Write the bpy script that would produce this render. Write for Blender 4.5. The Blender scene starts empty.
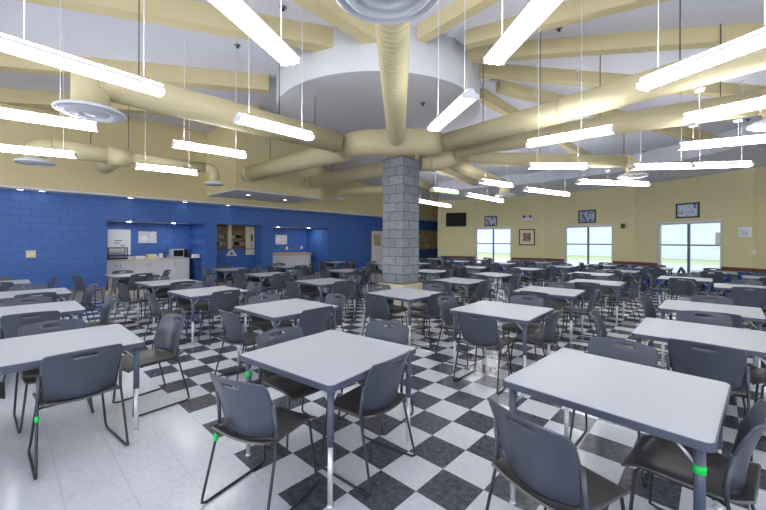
import bpy, bmesh, math, random
from mathutils import Vector, Matrix, Quaternion
PI = math.pi
rnd = random.Random(7)
scene = bpy.context.scene
COL = scene.collection

# ------------------------------------------------------------------ camera
F, YH, CAMZ, ROLL = 357.93, 241.56, 1.57, .00357
cam_d = bpy.data.cameras.new('camera')
cam = bpy.data.objects.new('camera', cam_d); COL.objects.link(cam)
cam_d.sensor_width = 36; cam_d.lens = F/766*36
cam_d.shift_y = -(255-YH)/766
cam_d.clip_start = .05
cam.location = (0, 0, CAMZ)
cam.rotation_mode = 'QUATERNION'
cam.rotation_quaternion = Quaternion((1, 0, 0), PI/2) @ Quaternion((0, 0, 1), ROLL)
scene.camera = cam

def unroll(x, y):
    return x + ROLL*(y-255), y - ROLL*(x-383)
def at(x, y, z):
    """plan point at height z seen at photo position x, y"""
    x, y = unroll(x, y)
    Y = F*(CAMZ-z)/(y-YH)
    return Vector(((x-383)/F*Y, Y, z))
def ray(x, y):
    x, y = unroll(x, y)
    return Vector(((x-383)/F, 1, (YH-y)/F))

# ------------------------------------------------------------------ materials
def srgb(r, g, b):
    def c(v):
        v /= 255
        return v/12.92 if v <= .04045 else ((v+.055)/1.055)**2.4
    return (c(r), c(g), c(b), 1)

class NT:
    def __init__(s, name):
        s.m = bpy.data.materials.new(name); s.m.use_nodes = True
        s.t = s.m.node_tree; s.b = s.t.nodes['Principled BSDF']
    def n(s, typ, **kw):
        nd = s.t.nodes.new(typ)
        for k, v in kw.items(): setattr(nd, k, v)
        return nd
    def l(s, a, b): s.t.links.new(a, b)
    def math(s, op, a, b=None, c=None):
        nd = s.n('ShaderNodeMath', operation=op)
        for i, v in enumerate((a, b, c)):
            if v is None: continue
            if isinstance(v, (int, float)): nd.inputs[i].default_value = v
            else: s.l(v, nd.inputs[i])
        return nd.outputs[0]
    def mix(s, fac, a, b):
        nd = s.n('ShaderNodeMix', data_type='RGBA')
        if isinstance(fac, (int, float)): nd.inputs[0].default_value = fac
        else: s.l(fac, nd.inputs[0])
        for i, v in ((6, a), (7, b)):
            if isinstance(v, tuple): nd.inputs[i].default_value = v
            else: s.l(v, nd.inputs[i])
        return nd.outputs[2]
    def obj(s): return s.n('ShaderNodeTexCoord').outputs['Object']
    def noise(s, scale, detail=3, vec=None):
        nd = s.n('ShaderNodeTexNoise'); nd.inputs['Scale'].default_value = scale; nd.inputs['Detail'].default_value = detail
        s.l(vec if vec is not None else s.obj(), nd.inputs['Vector'])
        return nd.outputs['Fac']
    def bump(s, h, strength=.3, dist=.01):
        nd = s.n('ShaderNodeBump'); nd.inputs['Strength'].default_value = strength; nd.inputs['Distance'].default_value = dist
        s.l(h, nd.inputs['Height']); s.l(nd.outputs[0], s.b.inputs['Normal'])

def simple(name, col, rough=.5, metal=0, var=.06, scale=30, spec=.5):
    t = NT(name)
    d = tuple(c*(1-var) for c in col[:3])+(1,); e = tuple(min(1, c*(1+var)) for c in col[:3])+(1,)
    t.l(t.mix(t.noise(scale), d, e), t.b.inputs['Base Color'])
    t.b.inputs['Roughness'].default_value = rough; t.b.inputs['Metallic'].default_value = metal
    t.b.inputs['Specular IOR Level'].default_value = spec
    return t.m

def emit(name, col, strength):
    t = NT(name)
    t.b.inputs['Base Color'].default_value = col
    t.b.inputs['Emission Color'].default_value = col; t.b.inputs['Emission Strength'].default_value = strength
    return t.m

M = {}
M['top'] = simple('laminate', srgb(192, 192, 200), .38, 0, .05, 260)
M['edge'] = simple('edge_band', srgb(80, 86, 104), .45)
M['leg'] = simple('leg_paint', srgb(84, 92, 112), .35)
M['chrome'] = simple('chrome', srgb(215, 217, 224), .32, .5)
M['plastic'] = simple('chair_plastic', srgb(72, 77, 91), .3, 0, .05, 14)
M['seat'] = simple('seat_plastic', srgb(82, 79, 77), .3, 0, .05, 14)
M['wire'] = simple('black_wire', srgb(38, 40, 46), .35)
M['yellow'] = simple('yellow_paint', srgb(224, 210, 162), .7, 0, .03, 3)
M['wallyellow'] = simple('wall_yellow', srgb(214, 206, 160), .7, 0, .03, 3)
M['duct'] = simple('duct_paint', srgb(211, 199, 157), .55, 0, .04, 5)
M['beam'] = simple('beam_paint', srgb(204, 191, 148), .65, 0, .04, 4)
M['ceil'] = simple('ceiling_board', srgb(216, 217, 228), .8, 0, .03, 1.5)
M['drum'] = simple('drum_plaster', srgb(222, 224, 230), .8, 0, .02, 2)
M['disc'] = simple('disc_plaster', srgb(222, 223, 230), .8, 0, .02, 2)
M['white'] = simple('white_paint', srgb(228, 230, 236), .5, 0, .02, 8)
M['cream'] = simple('cream_paint', srgb(226, 216, 178), .55, 0, .02, 8)
M['brown'] = simple('brown_wood', srgb(112, 62, 40), .5, 0, .15, 12)
M['counter'] = simple('counter_stone', srgb(210, 206, 196), .35, 0, .12, 60)
M['wood'] = simple('light_wood', srgb(212, 180, 145), .45, 0, .15, 16)
M['black'] = simple('black_plastic', srgb(22, 23, 28), .45, 0, .05, 30, .3)
M['darkframe'] = simple('dark_frame', srgb(48, 40, 36), .4)
M['grey'] = simple('grey_metal', srgb(125, 128, 138), .4, .3)
M['rod'] = simple('rod_metal', srgb(90, 88, 84), .5, .3)
M['diff'] = simple('diffuser_paint', srgb(232, 235, 242), .45, 0, .02, 9)
M['bluetrim'] = simple('blue_trim', srgb(28, 74, 160), .5)
M['steel'] = simple('steel', srgb(205, 207, 212), .4, .2)
M['green'] = simple('green_tape', srgb(20, 215, 90), .5)
M['red'] = simple('red_paint', srgb(150, 45, 35), .5)
M['winframe'] = simple('window_frame', srgb(200, 205, 212), .5)
M['mullion'] = simple('mullion', srgb(120, 128, 142), .5)
M['shelfbrown'] = simple('shelf_brown', srgb(190, 168, 138), .6, 0, .2, 20)
M['lens'] = emit('lamp_lens', (.96, .98, 1, 1), 5.2)
def lens_mat(name, col, lo, hi):
    t = NT(name); sep = t.n('ShaderNodeSeparateXYZ'); t.l(t.obj(), sep.inputs[0])
    d = t.math('ABSOLUTE', t.math('SUBTRACT', t.math('ABSOLUTE', sep.outputs[1]), .042))
    mr = t.n('ShaderNodeMapRange', interpolation_type='SMOOTHSTEP'); t.l(d, mr.inputs[0])
    mr.inputs[1].default_value = .0; mr.inputs[2].default_value = .038; mr.inputs[3].default_value = hi; mr.inputs[4].default_value = lo
    t.b.inputs['Base Color'].default_value = (.8, .8, .8, 1); t.b.inputs['Emission Color'].default_value = col
    t.l(mr.outputs[0], t.b.inputs['Emission Strength'])
    return t.m
M['lens'] = lens_mat('lamp_lens_prismatic', (.96, .98, 1, 1), .40, 19)
M['fill_uplight'] = emit('lamp_fill_uplight', (.96, .97, 1, 1), 27.0)  # added upward glow that brightens the ceiling
M['lensgreen'] = lens_mat('lamp_lens_greenish', (.62, 1, .42, 1), .45, .8)
M['nooklight'] = emit('nook_downlight_lens', (1, .97, .92, 1), 45)
M['downlight'] = emit('downlight_lens', (1, .9, .72, 1), 5)

def block_mat(name, col, mortar, bw, bh, var=.08, rough=.55, bump=.5, diag=False, mort=.012, nscale=40):
    t = NT(name)
    sep = t.n('ShaderNodeSeparateXYZ'); t.l(t.obj(), sep.inputs[0])
    com = t.n('ShaderNodeCombineXYZ')
    t.l(t.math('ADD', sep.outputs[0], sep.outputs[1]) if diag else sep.outputs[0], com.inputs[0])
    t.l(sep.outputs[2], com.inputs[1])
    br = t.n('ShaderNodeTexBrick'); t.l(com.outputs[0], br.inputs['Vector'])
    br.inputs['Scale'].default_value = 1; br.inputs['Brick Width'].default_value = bw; br.inputs['Row Height'].default_value = bh
    br.inputs['Mortar Size'].default_value = mort; br.inputs['Mortar Smooth'].default_value = .3; br.inputs['Bias'].default_value = 0
    br.inputs['Color1'].default_value = tuple(c*(1-var) for c in col[:3])+(1,)
    br.inputs['Color2'].default_value = tuple(c*(1+var) for c in col[:3])+(1,)
    br.inputs['Mortar'].default_value = mortar
    nz = t.noise(nscale, 5)
    k = t.math('ADD', t.math('MULTIPLY', nz, .5 if not diag else 1.3), .75 if not diag else .35)
    mul = t.n('ShaderNodeVectorMath', operation='SCALE'); t.l(br.outputs['Color'], mul.inputs[0]); t.l(k, mul.inputs['Scale'])
    t.l(mul.outputs[0], t.b.inputs['Base Color'])
    t.b.inputs['Roughness'].default_value = rough
    h = t.math('ADD', t.math('MULTIPLY', br.outputs['Fac'], -1), t.math('MULTIPLY', nz, .4))
    t.bump(h, bump, .01)
    return t.m
M['blue'] = block_mat('blue_block', srgb(62, 106, 180), srgb(50, 90, 162), .41, .205, .05, .45, .35, False, .009, 16)
M['stone'] = block_mat('grey_block', srgb(140, 142, 150), srgb(104, 106, 114), .405, .205, .13, .85, .6, True, .012, 34)

def floor_mat():
    t = NT('checker_tile')
    T = .3048
    sep = t.n('ShaderNodeSeparateXYZ'); t.l(t.obj(), sep.inputs[0])
    u = t.math('DIVIDE', sep.outputs[0], T); v = t.math('DIVIDE', sep.outputs[1], T)
    s = t.math('ADD', t.math('FLOOR', u), t.math('FLOOR', v))
    odd = t.math('FLOORED_MODULO', s, 2)
    chk = t.math('MULTIPLY', odd, t.math('GREATER_THAN', v, -4))
    fu = t.math('ABSOLUTE', t.math('SUBTRACT', t.math('FRACT', u), .5)); fv = t.math('ABSOLUTE', t.math('SUBTRACT', t.math('FRACT', v), .5))
    seam = t.math('GREATER_THAN', t.math('MAXIMUM', fu, fv), .4935)
    nz = t.noise(26, 6); nz2 = t.noise(120, 4)
    n = t.math('ADD', t.math('MULTIPLY', nz, .6), t.math('MULTIPLY', nz2, .4))
    ramp = t.n('ShaderNodeMapRange'); t.l(n, ramp.inputs[0]); ramp.inputs[1].default_value = .35; ramp.inputs[2].default_value = .65
    wh = t.mix(ramp.outputs[0], srgb(206, 208, 216), srgb(222, 224, 230))
    bk = t.mix(ramp.outputs[0], srgb(58, 60, 68), srgb(100, 104, 114))
    tan = t.mix(ramp.outputs[0], srgb(178, 158, 132), srgb(200, 182, 154))
    c = t.mix(chk, wh, bk)
    c = t.mix(t.math('LESS_THAN', sep.outputs[0], TAN_U), c, tan)
    c = t.mix(t.math('MULTIPLY', seam, .28), c, srgb(110, 112, 120))
    t.l(c, t.b.inputs['Base Color'])
    t.l(t.math('ADD', t.math('MULTIPLY', nz, .16), .09), t.b.inputs['Roughness'])
    t.b.inputs['Specular IOR Level'].default_value = .5
    return t.m

def glass_mat():
    t = NT('window_glass')
    tr = t.n('ShaderNodeBsdfTransparent'); tr.inputs[0].default_value = (.95, .97, .98, 1)
    gl = t.n('ShaderNodeBsdfGlossy'); gl.inputs['Roughness'].default_value = .02
    fr = t.n('ShaderNodeFresnel'); fr.inputs[0].default_value = 1.3
    mx = t.n('ShaderNodeMixShader'); t.l(fr.outputs[0], mx.inputs[0]); t.l(tr.outputs[0], mx.inputs[1]); t.l(gl.outputs[0], mx.inputs[2])
    t.l(mx.outputs[0], t.t.nodes['Material Output'].inputs['Surface'])
    return t.m
M['glass'] = glass_mat()

def picture_mat(name, cols, scale, seed=0.):
    t = NT(name)
    nz = t.n('ShaderNodeTexNoise', noise_dimensions='4D'); nz.inputs['Scale'].default_value = scale; nz.inputs['W'].default_value = seed
    t.l(t.obj(), nz.inputs['Vector'])
    r = t.n('ShaderNodeValToRGB'); t.l(nz.outputs['Fac'], r.inputs[0])
    e = r.color_ramp.elements
    while len(e) < len(cols): e.new(.5)
    for i, c in enumerate(cols):
        e[i].position = .32+.36*i/(len(cols)-1); e[i].color = c
    t.l(r.outputs[0], t.b.inputs['Base Color']); t.b.inputs['Roughness'].default_value = .35
    return t.m
M['photo_a'] = picture_mat('photo_print', [srgb(40, 50, 80), srgb(90, 110, 150), srgb(210, 215, 225), srgb(70, 75, 95)], 9, 1)
M['photo_b'] = picture_mat('photo_print_pale', [srgb(60, 80, 120), srgb(170, 195, 225), srgb(225, 232, 240), srgb(80, 95, 130)], 7, 4)
M['photo_c'] = picture_mat('photo_print_group', [srgb(40, 30, 34), srgb(190, 140, 120), srgb(120, 60, 60), srgb(60, 60, 90)], 14, 6)
M['mural'] = picture_mat('mural_print', [srgb(120, 90, 70), srgb(215, 185, 150), srgb(150, 155, 100), srgb(235, 205, 170)], 2.2, 2)
M['note'] = picture_mat('note_print', [srgb(235, 237, 242), srgb(225, 228, 236), srgb(200, 206, 220), srgb(240, 240, 244)], 4, 3)

# ------------------------------------------------------------------ mesh builder
class MB:
    def __init__(s): s.v = []; s.f = []; s.sm = []
    def add(s, vs, fs, smooth=False):
        b = len(s.v); s.v += [tuple(v) for v in vs]; s.f += [tuple(b+i for i in f) for f in fs]; s.sm += [smooth]*len(fs)
        return s
    def box(s, lo, hi):
        x0, y0, z0 = lo; x1, y1, z1 = hi
        vs = [(x0,y0,z0),(x1,y0,z0),(x1,y1,z0),(x0,y1,z0),(x0,y0,z1),(x1,y0,z1),(x1,y1,z1),(x0,y1,z1)]
        return s.add(vs, [(0,3,2,1),(4,5,6,7),(0,1,5,4),(1,2,6,5),(2,3,7,6),(3,0,4,7)])
    def prism(s, pts, z0, z1):
        n = len(pts)
        vs = [(p[0], p[1], z0) for p in pts]+[(p[0], p[1], z1) for p in pts]
        fs = [tuple(range(n-1, -1, -1)), tuple(range(n, 2*n))]+[(i, (i+1) % n, n+(i+1) % n, n+i) for i in range(n)]
        return s.add(vs, fs)
    def tube(s, pts, r, n=8, caps=True, smooth=True):
        pts = [Vector(p) for p in pts]; m = len(pts)
        rs = r if isinstance(r, (list, tuple)) else [r]*m
        vs = []; prev = None
        for i, p in enumerate(pts):
            if i == 0: t = pts[1]-p
            elif i == m-1: t = p-pts[i-1]
            else: t = (pts[i+1]-p).normalized()+(p-pts[i-1]).normalized()
            t.normalize()
            if prev is None:
                a = Vector((0, 0, 1)) if abs(t.z) < .9 else Vector((1, 0, 0))
                x = t.cross(a).normalized()
            else:
                x = (prev - t*prev.dot(t)).normalized()
            prev = x; y = t.cross(x)
            for k in range(n):
                c = 2*PI*k/n
                vs.append(p+(x*math.cos(c)+y*math.sin(c))*rs[i])
        fs = []
        for i in range(m-1):
            for k in range(n):
                a, b = i*n+k, i*n+(k+1) % n
                fs.append((a, b, b+n, a+n))
        s.add(vs, fs, smooth)
        if caps:
            b = len(s.v)-len(vs)
            s.f += [tuple(b+k for k in range(n-1, -1, -1)), tuple(b+(m-1)*n+k for k in range(n))]; s.sm += [False]*2
        return s
    def lathe(s, prof, c=(0, 0, 0), n=24, smooth=True, a0=0, a1=2*PI):
        """profile of (r, z), turned about a vertical axis"""
        vs = []; fs = []; m = len(prof)
        full = abs(a1-a0-2*PI) < 1e-6
        k2 = n if full else n+1
        for k in range(k2):
            a = a0+(a1-a0)*k/n
            for r, z in prof: vs.append((c[0]+r*math.cos(a), c[1]+r*math.sin(a), c[2]+z))
        for k in range(n):
            for j in range(m-1):
                a = k*m+j; b = ((k+1) % k2)*m+j
                fs.append((a, b, b+1, a+1))
        return s.add(vs, fs, smooth)
    def shell(s, P, mask, th, nrm, smooth=True):
        """P[row][col] surface with thickness th; masked-out cells are holes"""
        R, C = len(P), len(P[0])
        idx = {}
        vs = []
        for j in range(R):
            for i in range(C):
                p = Vector(P[j][i]); n = Vector(nrm(j, i)).normalized()
                idx[j, i, 0] = len(vs); vs.append(p+n*th/2)
                idx[j, i, 1] = len(vs); vs.append(p-n*th/2)
        fs = []; cells = {(j, i) for j in range(R-1) for i in range(C-1) if mask(j, i)}
        for j, i in cells:
            fs.append((idx[j,i,0], idx[j,i+1,0], idx[j+1,i+1,0], idx[j+1,i,0]))
            fs.append((idx[j,i,1], idx[j+1,i,1], idx[j+1,i+1,1], idx[j,i+1,1]))
        s.add(vs, fs, smooth)
        b = len(s.v)-len(vs)
        for j, i in cells:
            for (dj, di, a, c) in ((-1, 0, (j, i), (j, i+1)), (1, 0, (j+1, i+1), (j+1, i)), (0, -1, (j+1, i), (j, i)), (0, 1, (j, i+1), (j+1, i+1))):
                if (j+dj, i+di) not in cells:
                    s.f.append((b+idx[a[0],a[1],0], b+idx[a[0],a[1],1], b+idx[c[0],c[1],1], b+idx[c[0],c[1],0])); s.sm.append(False)
        return s
    def build(s, name, mat, parent=None, fix=True):
        me = bpy.data.meshes.new(name); me.from_pydata(s.v, [], s.f)
        me.polygons.foreach_set('use_smooth', s.sm)
        if fix:
            bm = bmesh.new(); bm.from_mesh(me); bmesh.ops.recalc_face_normals(bm, faces=bm.faces); bm.to_mesh(me); bm.free()
        if isinstance(mat, (list, tuple)):
            for m in mat: me.materials.append(m)
        else: me.materials.append(mat)
        me.update()
        o = bpy.data.objects.new(name, me); COL.objects.link(o)
        if parent: o.parent = parent
        return o

def tag(o, label=None, cat=None, group=None, kind=None):
    if label: o['label'] = label
    if cat: o['category'] = cat
    if group: o['group'] = group
    if kind: o['kind'] = kind
    return o
def empty(name, loc=(0, 0, 0), rz=0):
    o = bpy.data.objects.new(name, None); COL.objects.link(o); o.location = loc; o.rotation_euler = (0, 0, rz); o.empty_display_size = .1
    return o
def struct(o): o['kind'] = 'structure'; return o
def copy_tree(o, parent=None):
    c = o.copy(); COL.objects.link(c); c.parent = parent
    for ch in list(o.children): copy_tree(ch, c)
    return c
def rrect(w, h, r, n=4):
    pts = []
    for cx, cy, a in ((w/2-r, h/2-r, 0), (-w/2+r, h/2-r, 90), (-w/2+r, -h/2+r, 180), (w/2-r, -h/2+r, 270)):
        for k in range(n+1):
            t = math.radians(a+90*k/n); pts.append((cx+r*math.cos(t), cy+r*math.sin(t)))
    return pts

# ------------------------------------------------------------------ frames of reference
W0 = Vector((-9.1, 11.0, 0)); WE = Vector((.6816, .7317, 0)); WN = Vector((.7317, -.6816, 0))   # blue wall: along, into the room
WANG = math.atan2(WE.y, WE.x)
def wallpt(t, w, z=0): return W0+WE*t+WN*w+Vector((0, 0, z))
def wall_t(px, w=0.):
    """distance along the blue wall of photo column px on the plane w in front of it"""
    d = ray(px, 240); d.z = 0
    o = W0+WN*w
    k = o.dot(WN)/d.dot(WN)
    return (d*k-W0).dot(WE)
def wall_z(px, py, w=0.):
    d = ray(px, py); k = (W0+WN*w).dot(WN)/(d.x*WN.x+d.y*WN.y)
    return CAMZ+d.z*k
def wall_frame(o):   # local X along the wall, local Y away from the room, local Z up
    o.location = W0; o.rotation_euler = (0, 0, WANG); return o

RC = Vector((.2, 8.8, 0)); RR = 11.2
def vert(deg, r=RR): return Vector((RC.x+r*math.cos(math.radians(deg)), RC.y+r*math.sin(math.radians(deg)), 0))
FAC = [74.6, 65.7, 47.7, 28.9, 10.5, -7.5, -25.5, -43.5]     # corners of the window wall, bearings from the middle of the room
def facet(i):
    a, b = vert(FAC[i]), vert(FAC[i+1]); e = (b-a); L = e.length; e.normalize()
    n = Vector((e.y, -e.x, 0))            # into the room
    if (RC-a).dot(n) < 0: n = -n
    return a, e, n, L
def on_facet(i, px, py, w=0.):
    a, e, n, L = facet(i); d = ray(px, py); o = a+n*w
    k = o.dot(n)/(d.x*n.x+d.y*n.y)
    p = Vector((d.x*k, d.y*k, 0))
    return (p-a).dot(e), CAMZ+d.z*k
def facet_place(o, i, s, z=0, w=0.):      # local X along the facet, local Y away from the room
    a, e, n, L = facet(i)
    o.location = a+e*s+n*w+Vector((0, 0, z)); o.rotation_euler = (0, 0, math.atan2(e.y, e.x)); return o
# local +Y of a facet frame = rotate X by 90 deg; make sure that it points away from the room
_a, _e, _n, _L = facet(2)
FY = -1 if Vector((-_e.y, _e.x, 0)).dot(_n) > 0 else 1    # multiply local depth by FY to go away from the room

# ------------------------------------------------------------------ floor
FO = Vector((.4064, 2.905, 0)); FA = -math.radians(43.02)
def floor_u(p): return (p-FO).x*math.cos(FA)+(p-FO).y*math.sin(FA)
TAN_U = floor_u(wallpt(3, 2.3))
fl = MB().box((-16, -14, -.05), (22, 32, 0)).build('floor', floor_mat())
fl.location = FO; fl.rotation_euler = (0, 0, FA); struct(fl)

# ------------------------------------------------------------------ ceiling
CC = Vector((.4, 8.3, 0))
def slope(th):
    d = math.degrees(th)
    d = (d+180) % 360-180
    if -20 <= d <= 95: return .115
    if -55 < d < -20: return .115*(d+55)/35
    if 95 < d < 125: return .115*(125-d)/30
    return 0.
def ceil_z(x, y):
    dx, dy = x-CC.x, y-CC.y; r = math.hypot(dx, dy)
    return 5.5-slope(math.atan2(dy, dx))*(r-2.4) if r > 1.2 else 5.56
mb = MB(); rings = [0, 1.2, 2.4, 5, 8, 11, 14.5, 19]; NA = 72
vs = []; fs = []
for j, r in enumerate(rings):
    for k in range(NA):
        a = 2*PI*k/NA; x, y = CC.x+r*math.cos(a), CC.y+r*math.sin(a)
        vs.append((x, y, ceil_z(x, y)))
for j in range(len(rings)-1):
    for k in range(NA):
        a, b = j*NA+k, j*NA+(k+1) % NA
        fs.append((a, b, b+NA, a+NA))
n0 = len(vs)
vs2 = vs+[(x, y, z+.08) for x, y, z in vs]
fs2 = fs+[tuple(n0+i for i in reversed(f)) for f in fs]
mb.add(vs2, fs2, False)
struct(mb.build('ceiling', M['ceil']))

# drum around the pillar top
DC = Vector((-.12, 8.85, 0)); DR, DZ = 2.42, 4.64
struct(MB().lathe([(DR, DZ), (DR, 5.56), (DR-.05, 5.56), (DR-.05, DZ+.02)], DC, 20, True).build('ceiling_drum_wall', M['drum']))
struct(MB().lathe([(0, DZ-.0), (DR-.002, DZ), (DR-.002, DZ+.03), (0, DZ+.03)], DC, 64, False).build('ceiling_drum_disc', M['disc']))

# beams: far lower edge through two photo positions, hung under the ceiling
BH, BW = .36, .27
def beam(p0, p1, ext_out=6., name='ceiling_beam', ext_in=.12, bh=BH, BW=BW):
    def hit(px):
        d = ray(*px); k = 1.
        while k < 40:
            x, y, z = d.x*k, d.y*k, CAMZ+d.z*k
            if z >= ceil_z(x, y)-bh: return Vector((x, y, z))
            k += .01
        return Vector((d.x*20, d.y*20, 4.5))
    a, b = hit(p0), hit(p1)          # a outer, b at the drum
    dr = (a-b); drp = Vector((dr.x, dr.y, 0)).normalized()
    nn = Vector((-drp.y, drp.x, 0))
    if nn.dot(-b) < 0: nn = -nn      # towards the camera
    b = b - drp*ext_in
    mb = MB()
    q = []
    N = 1; L0 = (Vector((a.x, a.y, 0))-Vector((b.x, b.y, 0))).length; L = L0+ext_out; sl = (a.z-b.z)/L0
    for i in range(N+1):
        p = b+drp*(L*i/N); zb = b.z+sl*L*i/N
        for w, z in ((0, zb), (BW, zb), (BW, zb+bh+.12), (0, zb+bh+.12)):
            q.append((p.x+nn.x*w, p.y+nn.y*w, z))
    f = []
    for i in range(N):
        for k in range(4): f.append((i*4+k, i*4+(k+1) % 4, i*4+4+(k+1) % 4, i*4+4+k))
    f += [(0, 1, 2, 3), (N*4+3, N*4+2, N*4+1, N*4)]
    mb.add(q, f)
    return struct(mb.build(name, M['beam']))
beam((293.5, 1.5), (365.6, 45.6), 5)
beam((130, 20), (346, 57), 5)
beam((0, 71), (265, 94), 3)
beam((0, 105), (150, 114), 3, ext_in=3)
beam((473, 16), (429, 41), 5, bh=.26, BW=.2)
beam((663, 2), (474, 48), 4, bh=.26, BW=.2)
beam((677, 50), (474, 63), 4, bh=.26, BW=.2)
beam((584, 86.6), (480, 77.5), 7, bh=.26, BW=.2)
beam((740, 153), (500, 94), 1, bh=.26, BW=.2)
beam((502, 115), (479, 102), 7, bh=.26, BW=.2)
beam((488, 191), (455, 175), .6, ext_in=3, bh=.26, BW=.2)
beam((439, 198), (418, 184), .4, ext_in=3, bh=.26, BW=.2)

# soffit band along the window wall
def ringband(r0, r1, z0a, z1a, name, mat, degs):
    vs = []; fs = []
    for d in degs:
        for r, z in ((r0, z0a), (r1, z1a), (r1, 5.6), (r0, 5.6)):
            p = vert(d, r); vs.append((p.x, p.y, z))
    n = len(degs)
    for i in range(n-1):
        for k in range(4): fs.append((i*4+k, i*4+(k+1) % 4, i*4+4+(k+1) % 4, i*4+4+k))
    fs += [(3, 2, 1, 0), (n*4-4, n*4-3, n*4-2, n*4-1)]
    return struct(MB().add(vs, fs).build(name, mat))
ringband(9.6, 11.25, 4.18, 3.82, 'ceiling_soffit', M['ceil'], FAC)

# ------------------------------------------------------------------ window wall
WINS = {1: (1, 475.5, 511.5), 2: (2, 564.5, 613), 3: (3, 657.5, 722)}
win_s = {}
for k, (i, x0, x1) in WINS.items():
    s0, _ = on_facet(i, x0, 240); s1, _ = on_facet(i, x1, 240); win_s[i] = (s0, s1)
WZ0, WZ1 = .42, 2.32
def facet_wall(i):
    a, e, n, L = facet(i); th = .18
    y0, y1 = (0, th*FY)
    ylo, yhi = min(y0, y1), max(y0, y1)
    up, lo, rail = MB(), MB(), MB()
    spans = [(0, L)]
    if i in win_s:
        s0, s1 = max(.02, win_s[i][0]), win_s[i][1]
        spans = [(0, s0), (s1, L)]
        up.box((s0, ylo, WZ1), (s1, yhi, 4.6)); lo.box((s0, ylo, 0), (s1, yhi, WZ0))
    for s0, s1 in spans:
        up.box((s0, ylo, .66), (s1, yhi, 4.6)); lo.box((s0, ylo, 0), (s1, yhi, .66))
        rail.box((s0+.005, min(-.03*FY, .0), .68), (s1-.005, max(-.03*FY, .0), .80))
    for mbx, nm, mt in ((up, 'wall_window_side', M['wallyellow']), (lo, 'wall_window_side_lower', M['bluetrim']), (rail, 'trim_chair_rail', M['brown'])):
        facet_place(struct(mbx.build(nm, mt)), i, 0)
for i in range(len(FAC)-1): facet_wall(i)

for k, (i, x0, x1) in WINS.items():
    s0, s1 = max(.02, win_s[i][0]), win_s[i][1]; w = s1-s0; h = WZ1-WZ0
    root = struct(empty('window_%d' % k)); facet_place(root, i, s0)
    fr = MB(); ft = .06
    ya, yb = sorted((.03*FY, .13*FY))
    fr.box((0, ya, WZ0), (ft, yb, WZ1)).box((w-ft, ya, WZ0), (w, yb, WZ1)).box((ft, ya, WZ0), (w-ft, yb, WZ0+ft)).box((ft, ya, WZ1-ft*1.6), (w-ft, yb, WZ1))
    fr.build('window_frame', M['winframe'], root)
    ml = MB(); ya, yb = sorted((.05*FY, .11*FY)); zc = WZ0+h*.56
    ml.box((w/2-.035, ya, WZ0+ft), (w/2+.035, yb, WZ1-ft*1.6)).box((ft, ya, zc-.025), (w/2-.035, yb, zc+.025)).box((w/2+.035, ya, zc-.025), (w-ft, yb, zc+.025))
    ml.build('mullion', M['mullion'], root)
    ya, yb = sorted((.078*FY, .082*FY))
    MB().box((ft, ya, WZ0+ft), (w-ft, yb, WZ1-ft*1.6)).build('pane', M['glass'], root)
    ya, yb = sorted((-.05*FY, .03*FY))
    MB().box((0, ya, WZ0-.03), (w, yb, WZ0)).build('window_sill', M['winframe'], root)
    ya, yb = sorted((-.02*FY, .03*FY))
    MB().box((0.002, ya, WZ1-.04), (w-.002, yb, WZ1+.0)).build('blind_headrail', M['white'], root)
# free end of the window wall, turning back to the blue wall behind
ea = vert(FAC[0]); eb = wallpt(19.9, .01)
d = eb-ea; L = d.length
o = MB().box((0, 0, 0), (L, .18, 4.6)).build('wall_return', M['wallyellow']); o.location = ea; o.rotation_euler = (0, 0, math.atan2(d.y, d.x)); struct(o)

# outside
def sky():
    w = bpy.data.worlds.new('world'); scene.world = w; w.use_nodes = True
    bg = w.node_tree.nodes['Background']; bg.inputs[0].default_value = (.93, .96, 1, 1); bg.inputs[1].default_value = 1.35
sky()
t = NT('lawn'); t.l(t.mix(t.noise(3), srgb(134, 148, 110), srgb(160, 172, 130)), t.b.inputs['Base Color']); t.b.inputs['Roughness'].default_value = .9
o = struct(MB().box((-.0, -30, -.2), (60, 60, -.06)).build('ground_lawn', t.m)); o.location = (vert(30, 11.6).x+.1, 0, 0)
o.location = (14, 14, 0); o.rotation_euler = (0, 0, math.radians(35))
hs = empty('neighbour_house', (34, 30, -.06), math.radians(35))
tag(hs, 'pale sided building across the lawn outside the windows', 'building')
t = NT('siding'); sep = t.n('ShaderNodeSeparateXYZ'); t.l(t.obj(), sep.inputs[0])
t.l(t.mix(t.math('GREATER_THAN', t.math('FRACT', t.math('MULTIPLY', sep.outputs[2], 4)), .88), srgb(200, 210, 232), srgb(178, 190, 216)), t.b.inputs['Base Color'])
MB().box((0, -40, 0), (8, 40, 4.2)).build('wall', t.m, hs)
MB().prism([(-.5, 4.2), (8.5, 4.2), (4, 6.6)], -40.5, 40.5).build('roof', M['grey'], hs).rotation_euler = (PI/2, 0, 0)
for y in (-28, -20, -12, -4, 4, 12, 20):
    f = MB().box((-.06, y-.7, 1.2), (0.02, y+.7, 2.7)).build('window', M['white'], hs)
    MB().box((-.08, y-.6, 1.3), (-.05, y+.6, 2.6)).build('pane', M['grey'], f)

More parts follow.
